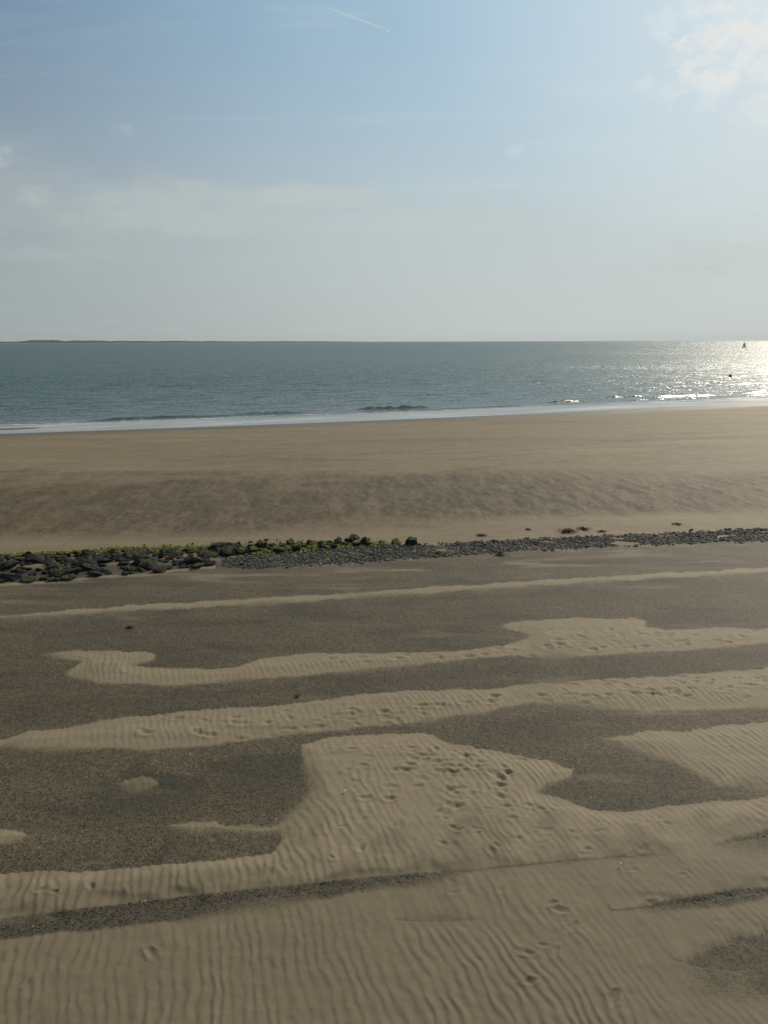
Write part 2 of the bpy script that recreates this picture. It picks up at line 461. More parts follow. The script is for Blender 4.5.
EDGE = None
def polyfield(u, v, pts, soft, warp, inner_w=0):
    """1 inside the outline, 0 outside, soft step of `soft` units either side"""
    pts = np.array(pts, float)
    lo = pts.min(0) - 4 * soft - 6; hi = pts.max(0) + 4 * soft + 6
    out = np.zeros_like(u)
    sel = (u > lo[0]) & (u < hi[0]) & (v > lo[1]) & (v < hi[1])
    if not sel.any(): return out
    a = u[sel]; b = v[sel]; wv = warp[sel]
    d2 = np.full(a.shape, 1e12); ins = np.zeros(a.shape, bool); near_y = np.zeros(a.shape); near_x = np.zeros(a.shape)
    n = len(pts)
    for i in range(n):
        x0, y0 = pts[i]; x1, y1 = pts[(i + 1) % n]
        ex, ey = x1 - x0, y1 - y0
        L = ex * ex + ey * ey + 1e-9
        tt = np.clip(((a - x0) * ex + (b - y0) * ey) / L, 0, 1)
        qd = (a - x0 - tt * ex) ** 2 + (b - y0 - tt * ey) ** 2
        cl = qd < d2
        near_x = np.where(cl, x0 + tt * ex, near_x)
        near_y = np.where(cl, y0 + tt * ey, near_y)
        d2 = np.where(cl, qd, d2)
        c = ((y0 > b) != (y1 > b)) & (a < ex * (b - y0) / (ey if ey else 1e-9) + x0)
        ins ^= c
    d = np.sqrt(d2) * np.where(ins, 1, -1) + wv * soft
    if EDGE is not None:
        below = np.where(ins, -1, 1) * (b - near_y) / (np.sqrt(d2) + 1e-6)      # lee edges feather out, windward edges stay crisp
        left = np.where(ins, -1, 1) * (near_x - a) / (np.sqrt(d2) + 1e-6)
        sf = soft * EDGE[sel] * (.8 + 3.3 * sstep(-.1, .9, below) + 2.6 * sstep(.3, 1, left))
    else: sf = soft
    out[sel] = sstep(-1, 1, d / sf)
    if inner_w:
        o2 = np.zeros_like(u); o2[sel] = sstep(-.5 * soft, inner_w, d)
        return out, o2
    return out

def scatter_pebbles(pts):
    bm = bmesh.new(); bmesh.ops.create_icosphere(bm, subdivisions=1, radius=.5)
    bv = np.array([q.co[:] for q in bm.verts]); bf = np.array([[q.index for q in f.verts] for f in bm.faces]); bm.free()
    V, Fc, mi = [], [], []
    for k, p in enumerate(pts):
        sz =   .006 + .017 * rng.random() ** 3
        an = rng.random() * 6.28
        q = bv * np.array([1.2, .85, .5]) * sz * (1 + .25 * (rng.random((len(bv), 1)) - .5))
        q = np.stack([q[:, 0] * math.cos(an) - q[:, 1] * math.sin(an), q[:, 0] * math.sin(an) + q[:, 1] * math.cos(an), q[:, 2]], -1) + p + np.array([(rng.random() - .5) * .02, (rng.random() - .5) * .02, sz * .1])
        V.append(q); Fc.append(bf + k * len(bv)); mi += [rng.choice(3, p=[.74, .25, .01])] * len(bf)
    me = bpy.data.meshes.new('pebbles')
    me.from_pydata(np.concatenate(V).tolist(), [], np.concatenate(Fc).tolist())
    for m_ in (M_COBBLE, M_COBBLE_L, M_SHELL): me.materials.append(m_)
    me.polygons.foreach_set('material_index', np.array(mi, dtype=np.int32))
    me.polygons.foreach_set('use_smooth', np.ones(len(me.polygons), dtype=bool))
    o = bpy.data.objects.new('pebbles', me); COL.objects.link(o)
    tag(o, 'tiny pebbles and shell bits strewn over the dark coarse sand', 'pebbles', None, 'stuff')

def build_sand():
    inner = np.arange(-.86, .8601, 1.15 / F)
    outer = .86 * 1.11 ** np.arange(1, 44)
    s = np.concatenate([-outer[::-1], inner, outer])
    py = np.arange(1180, 392, -.85)
    Yr = CAM_H / np.tan(PITCH + np.arctan((py - 512) / F))
    Yr = np.concatenate([np.linspace(-60, Yr[0] - .15, 40), Yr, Yr[-1] + np.array([4, 9, 16, 26, 40.])])
    d = np.maximum(Yr * math.cos(PITCH) + CAM_H * math.sin(PITCH), 4.4)
    X = s[None, :] * d[:, None]
    Y = np.repeat(Yr[:, None], len(s), 1)
    Z = base_z(X, Y)
    u, v = Q(X, Y)
    fg = sstep(.0, -.6, Y - stone_Y(X))                        # foreground side of the stones
    near = Y < stone_Y(X) + 1.5
    # organic wobble of every outline
    wa = .8 * perlin(X * 1.3, Y * 1.1, 21) + .6 * perlin(X * 4, Y * 3.2, 22)
    # wind ripples: crests run away from the dyke and lean left
    a = (.954, .30); c = (-.30, .954)
    s1 = X * a[0] + Y * a[1]; s2 = X * c[0] + Y * c[1]
    ph = s1 / .110 + 1.15 * perlin(X * .33, Y * .33, 31) + .7 * perlin(s1 * 1.1, s2 * .7, 32) + .42 * perlin(s1 * 2.7, s2 * 1.9, 33) + .22 * perlin(s1 * 7, s2 * 5, 36)
    fr = ph - np.floor(ph)
    rip = np.where(fr < .38, fr / .38, (1 - fr) / .62)
    rip = .45 * rip + .55 * rip * rip * (3 - 2 * rip)
    ramp = (.35 + .75 * sstep(-.5, .5, perlin(X * .45, Y * .35, 34) + .3 * perlin(X * 1.7, Y * 1.2, 35))) * (.45 + .55 * sstep(-.45, .2, perlin(s1 * 3.4, s2 * 2.4, 37))) * (.9 + .35 * perlin(s1 * 8, s2 * 6, 38))
    global EDGE
    EDGE = .55 + 2.4 * sstep(.0, .6, fbm(X * .5 + 3, Y * .8, 23, 3))
    drift = np.zeros_like(X); body = np.zeros_like(X); tone = np.zeros_like(X)
    rw = (rip - .5) * .35
    for pts, soft, wt in DRIFTS:
        f1, f2 = polyfield(u, v, pts, soft, wa + rw, 16)
        drift = np.maximum(drift, wt * f1); body = np.maximum(body, wt * f2)
    for pts, soft, wt in CUTS:
        drift = drift * (1 - wt * polyfield(u, v, pts, soft, wa - rw))
        body = body * (1 - wt * polyfield(u, v, pts, soft + 14, wa))
    # thin scattered veils of pale sand on the lag
    vb = fbm(X * .4, Y * 1.9, 41, 4)
    drift = np.maximum(drift, .44 * sstep(.05, .6, vb) * fg)
    # the strip just before the stones is streaked with blown sand
    st = sstep(17.2, 18.6, Y - .13 * X) * fg
    rk = polyfield(u, v, ROCK_BED, 2.2, wa) * sstep(-.5, -.1, perlin(X * 1.5, Y * 2.2, 45))
    drift = np.maximum(drift, (1 - .9 * rk) * st * (.22 + .38 * sstep(.0, .5, fbm(X * .35, Y * 2.6, 43, 3))))
    drift *= fg
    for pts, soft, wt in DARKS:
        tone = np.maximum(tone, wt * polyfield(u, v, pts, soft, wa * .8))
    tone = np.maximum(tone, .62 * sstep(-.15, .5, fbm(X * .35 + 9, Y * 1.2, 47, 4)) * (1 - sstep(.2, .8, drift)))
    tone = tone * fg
    # ---- lower beach
    ys, yt = shore_Y(X), stone_Y(X)
    fl = 1 - fg
    e = Y - yt
    fr2 = e / (ys - yt)
    nb = fbm(X * .10, Y * .22, 51, 4)
    nb2 = fbm(X * .8, Y * .22, 53, 4)
    band = sstep(2.6, 5.2, e + 2.0 * nb) * (1 - sstep(9.5, 21, e + 7 * nb + .16 * X))
    streak = fbm((X + .9 * Y) * .12, (Y - .35 * X) * .8, 55, 4)
    lt = band * (.78 + .25 * nb2) + .34 * sstep(.1, .5, streak) * sstep(4, 8, e) * (1 - band * .4) * (1 - sstep(.5, .8, fr2)) + .1
    lt += .16 * nb2 * band
    lt += .22 * sstep(.0, .5, fbm(X * .05, Y * .16, 57, 3)) * sstep(.3, .5, fr2)
    tone = np.where(fg > .5, tone, np.clip(lt, 0, 1))
    wet = sstep(.88, .985, fr2 + .03 * nb) * fl
    # ---- algae growing round the rocks
    alg = polyfield(u, v, [(-60,556),(60,550),(130,546),(200,543),(260,541),(330,541),(400,541),(392,546),(330,551),(285,556),(235,558),(190,551),(120,553),(0,560)], 3, wa) * sstep(-.35, .25, perlin(X * 1.6, Y * 1.6, 61) + .15)
    # ---- relief
    z = .032 * body * fg
    z += .0098 * rip * ramp * sstep(.45, 1.0, drift) * (.3 + .7 * body) * fg
    z += body * fg * ((.008 + .012 * sstep(8, 11, Y)) * fbm(X * .55, Y * 2.2, 78, 3) + .004 * fbm(X * 9, Y * 9, 79, 2))
    z += .012 * fbm(X * .8, Y * .8, 71, 2) + .004 * fbm(X * 5, Y * 5, 72, 2)
    z += (1 - sstep(.3, .8, drift)) * fg * .006 * fbm(X * 14, Y * 14, 73, 2)
    # lower beach: trampled and current-rippled
    lr = fbm(X * 1.5 + .2 * Y, Y * .5 - .5 * X, 75, 4)
    z += fl * (1 - sstep(.75, .95, fr2)) * sstep(2, 5, e) * .7 * (.055 * lr + .035 * fbm(X * .35, Y * .7, 76, 2) + .028 * fbm(X * 2.2, Y * 2.6, 77, 2)) * (.3 + band)
    # ---- footprints pressed into the loose sand
    pr = []
    def prints(n, x0, x1, y0, y1, size=1.0, dep=1.0):
        for _ in range(n):
            p = plan(random.uniform(x0, x1), random.uniform(y0, y1))
            pr.append((p[0], p[1], random.gauss(0, .5) + random.choice([0, math.pi]), size * random.uniform(.75, 1.15), dep * random.uniform(.5, 1.1)))
    def trail(p0, p1, jit=.05, size=1.0, dep=1.0, stride=.62):
        a0 = Vector(plan(*p0)); b0 = Vector(plan(*p1)); dv = b0 - a0
        n = max(2, int(dv.length / stride)); dn = dv.normalized(); pe = Vector((-dn.y, dn.x))
        for i in range(n + 1):
            q = a0 + dv * (i / n) + pe * (.11 if i % 2 else -.11) + Vector((random.gauss(0, jit), random.gauss(0, jit)))
            pr.append((q.x, q.y, math.atan2(dn.y, dn.x) + random.gauss(0, .18), size * random.uniform(.85, 1.1), dep * random.uniform(.6, 1.15)))
    prints(22, 400, 555, 748, 775, 1.1, 1.1); prints(24, 385, 530, 765, 810, 1.1, 1.1); trail((360, 800), (560, 765), .1, 1.1, 1.1); trail((470, 850), (440, 750), .08, 1.1, 1.); prints(16, 345, 470, 742, 790, .85, .8); prints(18, 330, 560, 790, 850, .75, .6); prints(14, 440, 700, 820, 900, .7, .6); prints(10, 560, 768, 740, 790, .7, .5)
    prints(10, 440, 560, 800, 850, .9, .8); prints(7, 560, 650, 820, 860, .9, .5)
    trail((330, 660), (768, 640), .1, 1.35, 1.3); trail((430, 657), (760, 633), .14, 1.3, 1.2); trail((300, 668), (560, 640), .12, 1.2, 1.2)
    prints(34, 500, 768, 626, 650, 1.25, 1.3)
    trail((150, 738), (768, 682), .12, 1.25, 1.2); trail((250, 722), (768, 676), .15, 1.25, 1.2); trail((500, 700), (768, 690), .15, 1.25, 1.2)
    prints(34, 140, 450, 706, 737, 1.15, 1.1); prints(26, 560, 768, 676, 700, 1.2, 1.2)
    for q in ((40, 891), (52, 893), (90, 888), (268, 875), (523, 955), (541, 948), (555, 953), (528, 985), (560, 912), (550, 905), (570, 930), (650, 905), (745, 955), (612, 1000), (25, 985), (150, 955), (330, 860), (360, 850), (458, 832), (440, 845)):
        p = plan(*q); pr.append((p[0], p[1], random.uniform(0, 6.28), random.uniform(.55, .95), random.uniform(.55, 1)))
    for (fx, fy, an, sz, dp) in pr:
        r0 = np.searchsorted(Yr, fy - .4); r1 = np.searchsorted(Yr, fy + .4)
        dm_ = d[min(r0, len(d) - 1)]
        c0 = np.searchsorted(s, (fx - .4) / dm_ - .06); c1 = np.searchsorted(s, (fx + .4) / dm_ + .06)
        if r1 <= r0 or c1 <= c0: continue
        lx = X[r0:r1, c0:c1] - fx; ly = Y[r0:r1, c0:c1] - fy
        p = (lx * math.cos(an) + ly * math.sin(an)) / (.10 * sz)
        q = (-lx * math.sin(an) + ly * math.cos(an)) / (.052 * sz)
        q = q + random.uniform(-.3, .3) * p * p
        rr = np.sqrt(p * p + q * q)
        rr = rr * (1 + .28 * perlin(lx * 14 + fx * 31, ly * 14 + fy * 17, 88))
        dent = -(1 - sstep(.1, 1.15, rr)) * (.8 + .4 * p) + .30 * np.exp(-((rr - 1.35) / .38) ** 2)
        z[r0:r1, c0:c1] += .020 * dp * dent * (.25 + .75 * drift[r0:r1, c0:c1])
    # keep the hidden sheet below the waterline smooth
    Z = Z + z * (1 - sstep(.93, .99, fr2))
    # sand swept up round the foot of the rocks
    P = np.stack([X, Y, Z], -1)
    cand = np.flatnonzero((drift < .3) & (fg > .9) & (Y > 4.5) & (Y < 15) & (np.abs(s)[None, :] < .6))
    wts = (.25 + tone.reshape(-1)[cand]) / Y.reshape(-1)[cand] * (1 + 3 * ((v.reshape(-1)[cand] > 855)))
    pick = rng.choice(cand, 3600, replace=False, p=wts / wts.sum())
    scatter_pebbles(P.reshape(-1, 3)[pick])
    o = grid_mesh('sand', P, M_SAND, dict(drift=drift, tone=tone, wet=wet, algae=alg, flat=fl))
    o['kind'] = 'structure'
    o['label'] = 'pale rippled sand drifts over dark coarse beach sand'
    return o

build_sand()

def ground_z(x, y):
    return float(base_z(np.array([x]), np.array([y]))[0])

# ------------------------------------------------------------------ the sea
def build_sea():
    inner = np.arange(-.80, .8001, 2.0 / F)
    outer = .80 * 1.12 ** np.arange(1, 28)
    s = np.concatenate([-outer[::-1], inner, outer])
    Yr = [44.0]
    while Yr[-1] < 11500:
        y = Yr[-1]
        Yr.append(y + (.22 if y < 125 else .22 + (y - 125) * .012))
    Yr = np.array(Yr)
    dd = Yr * .974 + 1.7
    ds = np.minimum(s[None, :] * dd[:, None], 11500); ds = np.maximum(ds, -11500)
    X = ds; Y = np.repeat(Yr[:, None], len(s), 1)
    off = Y - shore_Y(X)
    # choppy little waves, dying out on the wash
    ch = sstep(5.5, 26, off)
    wob = 1.6 * perlin(X * .05, Y * .05, 81)
    yy = Y - .42 * X
    z = .06 * perlin(X * .16, yy * .5, 83) + .035 * perlin(X * .4, yy * 1.1, 84) + .05 * np.sin(yy * 2 * math.pi / 6.5 + 3 * perlin(X * .05, yy * .07, 85)) * (.5 + perlin(X * .06, yy * .1, 86))
    z = z * ch * (1 - sstep(200, 420, Y))
    foam = np.zeros_like(z)
    def breaker(o0, wd, hgt, seed, x0=None, x1=None, fo=.8, thr=.05, back=0.0):
        nonlocal z, foam
        o = off - o0 - wob
        am = sstep(thr, thr + .35, perlin(X * .07, np.zeros_like(X) + seed * 3.7, seed) + .25)
        if x0 is not None:
            am = sstep(x0 - 2.5, x0 + 2.5, X) * (1 - sstep(x1 - 2.5, x1 + 2.5, X)) * (.75 + .5 * perlin(X * 1.1, Y * .6, seed))
        prof = np.where(o < 0, np.exp(-(o / (wd * .38)) ** 2), np.exp(-(o / wd) ** 2))
        z = z + hgt * am * prof
        foam = np.maximum(foam, fo * am * np.exp(-((o + wd * .75) / (wd * .45)) ** 2))
        if back: foam = np.maximum(foam, back * am * np.exp(-((o - wd * .6) / (wd * 1.0)) ** 2))
    breaker(8.2, .7, .07, 91, fo=.75, thr=-.35)
    breaker(9.6, .8, .14, 92, fo=.45, thr=.0)
    breaker(12.5, 1.3, .42, 93, -2.4, 4.6, fo=.12)
    breaker(9.5, 1.0, .22, 94, -27, -20, fo=.3)
    breaker(10.5, 1.0, .22, 95, -17, -9, fo=.25)
    breaker(12.5, 1.1, .30, 96, 20.5, 25, fo=.9, back=.7)
    breaker(13.4, 1.2, .34, 97, 37, 45, fo=1., back=1.)
    breaker(13.8, 1.2, .26, 98, 53, 66, fo=1., back=.9)
    breaker(15.5, 1.2, .20, 99, 28, 36, fo=.5)
    # thin lace of foam at the very edge of the wash
    foam = np.maximum(foam, .52 * np.exp(-((off - .5 - .5 * wob) / .35) ** 2) * sstep(-.2, .5, perlin(X * .12, Y * .05, 101)))
    # ripples left over between the breakers
    film = sstep(.0, .8, off) * (1 - sstep(5.0, 9.0, off + wob + 1.2 * perlin(X * .22, Y * .2, 87))) * (.8 + .5 * perlin(X * .1, yy * .45, 88))
    chop = .03 + .67 * sstep(6.5, 12, off + wob) + .30 * sstep(20, 90, off)
    sh = 1 - sstep(4, 34, off)
    P = np.stack([X, Y, SEA + z], -1)
    o = grid_mesh('sea', P, M_WATER, dict(chop=chop, foam=foam, shallow=sh, film=film))
    o['kind'] = 'structure'
    o['label'] = 'choppy grey green sea with sun glitter at the right'
    return o
build_sea()

# far low coast across the water
def far_land():
    bm = bmesh.new()
    Y0 = 8000.0
    def px2x(px): return (px - 384) / F * (Y0 * .974)
    xs = np.arange(px2x(-900), px2x(370), 16.0)
    n = len(xs)
    hh = 13 + 7 * fbm(xs * .0016, xs * 0, 111, 4) + 6 * np.abs(perlin(xs * .013, xs * 0, 112)) + 3 * np.abs(perlin(xs * .05, xs * 0, 113))
    wood = sstep(px2x(10), px2x(26), xs) * (1 - sstep(px2x(48), px2x(60), xs)) + .45 * sstep(px2x(60), px2x(70), xs) * (1 - sstep(px2x(110), px2x(150), xs)) + .55 * (1 - sstep(px2x(-80), px2x(-20), xs))
    hh = hh + 14 * wood
    fade = 1 - sstep(px2x(120), px2x(365), xs)
    hh = np.maximum(hh * (.42 + .58 * fade), 1.0) * (1 - .8 * sstep(px2x(340), px2x(369), xs))
    rows = []
    for (dy, k) in ((0, 0.0), (25, .12), (70, .75), (110, 1.0), (190, .9), (400, .25), (600, -.1)):
        rows.append([bm.verts.new((x, Y0 + dy + 60 * math.sin(x * .0011), SEA - 1 + (hh[i] + 1) * k)) for i, x in enumerate(xs)])
    for a, b in zip(rows[:-1], rows[1:]):
        for i in range(n - 1): bm.faces.new((a[i], a[i + 1], b[i + 1], b[i]))
    o = mesh_obj('far_shore', bm, M_LAND)
    o['kind'] = 'structure'
    o['label'] = 'low wooded coast on the far side of the water'
far_land()

# ------------------------------------------------------------------ rocks
def rock_mesh(name, mat, seed, sub=3, flat=.55, angular=.35, lo=.24, hi=.44):
    bm = bmesh.new()
    bmesh.ops.create_icosphere(bm, subdivisions=sub, radius=.5)
    r = random.Random(seed)
    planes = []
    for _ in range(15):
        d = Vector((r.gauss(0, 1), r.gauss(0, 1), r.gauss(0, .8))).normalized()
        planes.append((d, r.uniform(lo, hi)))
    pts = np.array([v.co[:] for v in bm.verts])
    nz = perlin(pts[:, 0] * 3 + seed * 7.3, pts[:, 1] * 3 + pts[:, 2] * 2.3, seed) * .09 + perlin(pts[:, 0] * 8 + seed, pts[:, 1] * 8 - pts[:, 2] * 7, seed + 3) * .03
    for v, k in zip(bm.verts, nz):
        c = v.co.copy()
        for d, h in planes:
            t = c.dot(d)
            if t > h: c -= d * (t - h) * (1 - angular * .2)
        c += v.co.normalized() * k
        c.z *= flat
        v.co = c
    me = bpy.data.meshes.new(name)
    bm.to_mesh(me); bm.free()
    for p in me.polygons: p.use_smooth = sub < 3
    me.materials.append(mat)
    return me

BL = [rock_mesh('black_rock', M_BLACK, 100 + i, 3, random.uniform(.32, .55)) for i in range(9)]
ML = [rock_mesh('dark_rock', M_MOSSY_LITTLE, 200 + i, 3, random.uniform(.5, .7)) for i in range(5)]
MO = [rock_mesh('mossy_rock', M_MOSS, 300 + i, 3, random.uniform(.5, .75)) for i in range(7)]
CB = [rock_mesh('grey_stone', M_COBBLE, 400 + i, 2, random.uniform(.4, .55)) for i in range(10)]
CP_ = [rock_mesh('pale_stone', M_COBBLE_L, 500 + i, 2, random.uniform(.4, .55)) for i in range(4)]

def place(name, me, x, y, size, zz=None, sy=1.0, sink=.3):
    o = bpy.data.objects.new(name, me)
    COL.objects.link(o)
    hz_ = size * .5 * .6
    z = ground_z(x, y) if zz is None else zz
    o.location = (x, y, z + hz_ * (1 - sink * 2))
    o.rotation_euler = (random.gauss(0, .16), random.gauss(0, .16), random.uniform(0, 6.28))
    o.scale = (size * random.uniform(.9, 1.15), size * sy * random.uniform(.8, 1.1), size * (random.uniform(.5, .8) if name in ('grey_stone', 'black_rock') else random.uniform(.75, 1.0)))
    return o

def poisson(region, n, rmin, tries=60):
    pts = []
    for _ in range(n * tries):
        if len(pts) >= n: break
        p = region()
        if p is None: continue
        if all((p[0] - q[0]) ** 2 + (p[1] - q[1]) ** 2 > (rmin * p[2] + rmin * q[2]) ** 2 for q in pts): pts.append(p)
    return pts

def interp(x, tab):
    xs, ys = zip(*tab)
    return float(np.interp(x, xs, ys))

TOP = [(-160, 566), (0, 557), (60, 554), (110, 551), (170, 549), (240, 546)]
BOT = [(-160, 594), (0, 582), (60, 580), (85, 576), (150, 573), (175, 568), (240, 563)]
GAPS = [(36, 566, 8, 3), (82, 574, 10, 3), (111, 566, 9, 5), (166, 565, 7, 3), (228, 561, 16, 6), (150, 571, 8, 2.5), (200, 559, 6, 2.5)]
def region_black():
    px = random.uniform(-150, 226); py = random.uniform(interp(px, TOP), interp(px, BOT))
    for gx, gy, rx, ry in GAPS:
        if ((px - gx) / rx) ** 2 + ((py - gy) / ry) ** 2 < 1: return None
    x, y = plan(px, py)
    return (x, y, random.choice([.24, .30, .38, .48, .6, .7]))
gb = 'black boulders of the groyne at the left'
pts = poisson(region_black, 240, .31)
for (x, y, sz) in pts:
    me = random.choice(BL if random.random() < .8 else ML)
    o = place('black_rock', me, x, y, sz, sink=.36)
    tag(o, 'rough black boulder half buried in the dark rock pile', 'rock', gb)

# mossy rocks along the far edge of the stones
def at_rock(px, py, wpx, me, name, label, group=None, sink=.2):
    x, y = plan(px, py, -.05)
    d = y * .974 + 1.35
    o = place(name, me, x, y, wpx / F * d, sink=sink)
    tag(o, label, 'rock', group)
    return o
o = at_rock(411, 545, 13, rock_mesh('dark_rock', M_MOSSY_LITTLE, 777, 3, .8, .35, .40, .52), 'dark_rock', 'rounded dark boulder at the end of the rock row, farthest right', sink=.12)
o.scale = (.40, .36, .36); o.rotation_euler = (.05, -.08, .5)
o = at_rock(333, 549, 11, BL[1], 'black_rock', 'upright black boulder standing tallest among the green mossy rocks', sink=.1)
o.scale = (.30, .28, .46); o.rotation_euler.x = .1
at_rock(366, 545.5, 17, MO[0], 'mossy_rock', 'low wide boulder with green moss on its front, left of the small dark pair')
at_rock(382, 543, 8, BL[2], 'black_rock', 'small jagged black rock between the mossy boulders and the rounded end boulder')
at_rock(395, 543.5, 11, MO[3], 'mossy_rock', 'small brown green rock just left of the rounded end boulder')
gm = 'rocks in the green algae strip'
def region_moss():
    px = random.uniform(225, 362)
    py = random.uniform(interp(px, [(225, 546), (300, 543), (362, 541)]), interp(px, [(225, 557), (270, 555), (300, 551), (362, 546)]))
    x, y = plan(px, py, -.05)
    return (x, y, random.choice([.2, .26, .32, .4, .46]))
for (x, y, sz) in poisson(region_moss, 42, .42):
    o = place('mossy_rock', random.choice(MO if random.random() < .5 else ML + BL), x, y, sz, sink=.2)
    tag(o, 'dark rock lying in the strip of green algae behind the packed stones', 'rock', gm)
def region_edge():
    px = random.uniform(-140, 240); py = interp(px, TOP) + random.uniform(-1.5, 2.5)
    x, y = plan(px, py, -.05); return (x, y, random.choice([.16, .22, .28, .34]))
for (x, y, sz) in poisson(region_edge, 34, .5):
    o = place('mossy_rock', random.choice(MO), x, y, sz, sink=.25)
    tag(o, 'green topped rock along the seaward edge of the black boulders', 'rock', 'green rocks edging the black boulders')
for i, (px, py, ww, lb) in enumerate([(250, 541, 6, 'small dark stone lying alone on pale sand, leftmost of three behind the mossy rocks'),
                         (260, 539.5, 5, 'small flat dark stone on pale sand, middle of three behind the mossy rocks'),
                         (266, 538.8, 6, 'small dark stone on pale sand, rightmost of three behind the mossy rocks'),
                         (220, 541, 4, 'lone dark stone on pale sand behind the black boulders'),
                         (192, 542.5, 4, 'tiny dark stone at the seaward edge of the boulders, left of the lone dark stone'),
                         (353, 537.8, 13, 'flat dark slab on pale sand behind the mossy rocks'),
                         (338, 538.5, 8, 'small green topped stone left of the flat dark slab')]):
    at_rock(px, py, ww, (BL + MO)[i * 2 + 1], 'dark_stone', lb, None, .3)

# ------------------------------------------------------------------ strip of small packed stones
CT = [(215, 561), (232, 559), (250, 555), (300, 551), (360, 547), (420, 546), (512, 541), (640, 536), (768, 530), (960, 522)]
CBT = [(215, 563), (232, 565), (250, 567), (300, 565), (360, 561), (420, 557), (512, 550.5), (640, 544), (768, 541), (960, 535)]
cob = []
grid = {}
tries = 0
while tries < 120000:
    tries += 1
    px = random.uniform(222, 940)
    t, b_ = interp(px, CT), interp(px, CBT)
    q = random.random()
    py = t + (b_ - t) * q + random.gauss(0, .9)
    x, y = plan(px, py, 0)
    if px > 300 and float(perlin(np.array([x * .9]), np.array([y * 2.1]), 121)[0]) + .25 * random.random() < interp(px, [(300, -.6), (480, -.33), (940, -.28)]): continue
    sz = random.choice([.05, .07, .07, .085, .085, .10, .10, .13, .16, .21])
    k = (int(x / .25), int(y / .25))
    ok = True
    for i in (-1, 0, 1):
        for j in (-1, 0, 1):
            for (a_, b2, s2) in grid.get((k[0] + i, k[1] + j), ()):
                if (a_ - x) ** 2 + (b2 - y) ** 2 < (.33 * (sz + s2)) ** 2: ok = False
    if not ok: continue
    grid.setdefault(k, []).append((x, y, sz))
    cob.append((x, y, sz, px))
print('cobbles', len(cob))
vis = lambda c: (c[2] / c[1]) if -5 < c[3] < 773 else 0
cob.sort(key=vis, reverse=True)
gc = 'small grey stones packed in the strip'
for (x, y, sz, px) in cob[:300]:
    pale = random.random() < .05
    o = place('grey_stone', random.choice(CP_ if pale else CB), x, y, sz, zz=.014 * random.random(), sink=.5)
    if pale: tag(o, 'pale sandy stone among the larger grey stones of the packed strip', 'stone', 'pale stones in the strip')
    else: tag(o, 'larger grey stone packed into the narrow stone strip across the beach', 'stone', gc)
rest = cob[300:]
V, Fc, off = [], [], 0
mats_i = []
src = [(np.array([v.co[:] for v in me.vertices]), np.array([p.vertices[:] for p in me.polygons])) for me in CB + CP_]
for (x, y, sz, px) in rest:
    pale = random.random() < .10 + .14 * (px > 640)
    k = random.randrange(10, 14) if pale else random.randrange(10)
    P, f = src[k]
    an = random.uniform(0, 6.28)
    Rm = np.array(Matrix.Rotation(an, 3, 'Z') @ Matrix.Rotation(random.gauss(0, .3), 3, 'X'))
    pp = (P * sz * np.array([random.uniform(.9, 1.2), random.uniform(.8, 1.1), random.uniform(.5, .75)])) @ Rm.T + np.array([x, y, ground_z(x, y) * .3 - .002 + .016 * random.random()])
    V.append(pp); Fc.append(f + off); off += len(P); mats_i += [1 if pale else 0] * len(f)
V = np.concatenate(V); Fc = np.concatenate(Fc)
me = bpy.data.meshes.new('grey_stones')
me.from_pydata(V.tolist(), [], Fc.tolist())
me.materials.append(M_COBBLE); me.materials.append(M_COBBLE_L)
me.polygons.foreach_set('material_index', np.array(mats_i, dtype=np.int32))
me.polygons.foreach_set('use_smooth', np.ones(len(me.polygons), dtype=bool))
o = bpy.data.objects.new('grey_stones', me); COL.objects.link(o)
tag(o, 'smallest grey stones filling the packed strip across the beach', 'stones', None, 'stuff')

# ------------------------------------------------------------------ green algae round the mossy rocks
def algae():
    bm = bmesh.new()
    for _ in range(7500):
        px = random.uniform(-120, 400)
        c = interp(px, [(-120, 562), (0, 555), (130, 548), (230, 549), (262, 551), (300, 548), (400, 544)])
        hw = interp(px, [(-120, 1.5), (120, 1.8), (220, 4.5), (262, 5.5), (320, 4), (400, 1.2)])
        py = c + random.gauss(0, hw * .55)
        if random.random() > interp(px, [(-120, .22), (150, .22), (215, .9), (340, .8), (400, .25)]): continue
        x, y = plan(px, py, -.05)
        z = ground_z(x, y) + .01
        L = random.uniform(.04, .12); wd = random.uniform(.02, .045); an = random.uniform(0, 6.28)
        dx, dy = math.cos(an), math.sin(an)
        h1 = random.uniform(.02, .055); h2 = random.uniform(.0, .03)
        vs = []
        for tt, hh, ww in ((0, 0, 1), (.5, h1, 1.1), (1, h2, .4)):
            cx, cy = x + dx * L * tt, y + dy * L * tt
            vs.append((bm.verts.new((cx - dy * wd * ww, cy + dx * wd * ww, z + hh)), bm.verts.new((cx + dy * wd * ww, cy - dx * wd * ww, z + hh))))
        for a_, b2 in zip(vs[:-1], vs[1:]): bm.faces.new((a_[0], a_[1], b2[1], b2[0]))
    o = mesh_obj('green_algae', bm, M_ALGAE)
    tag(o, 'bright green algae growing between the rocks', 'algae', None, 'stuff')
algae()

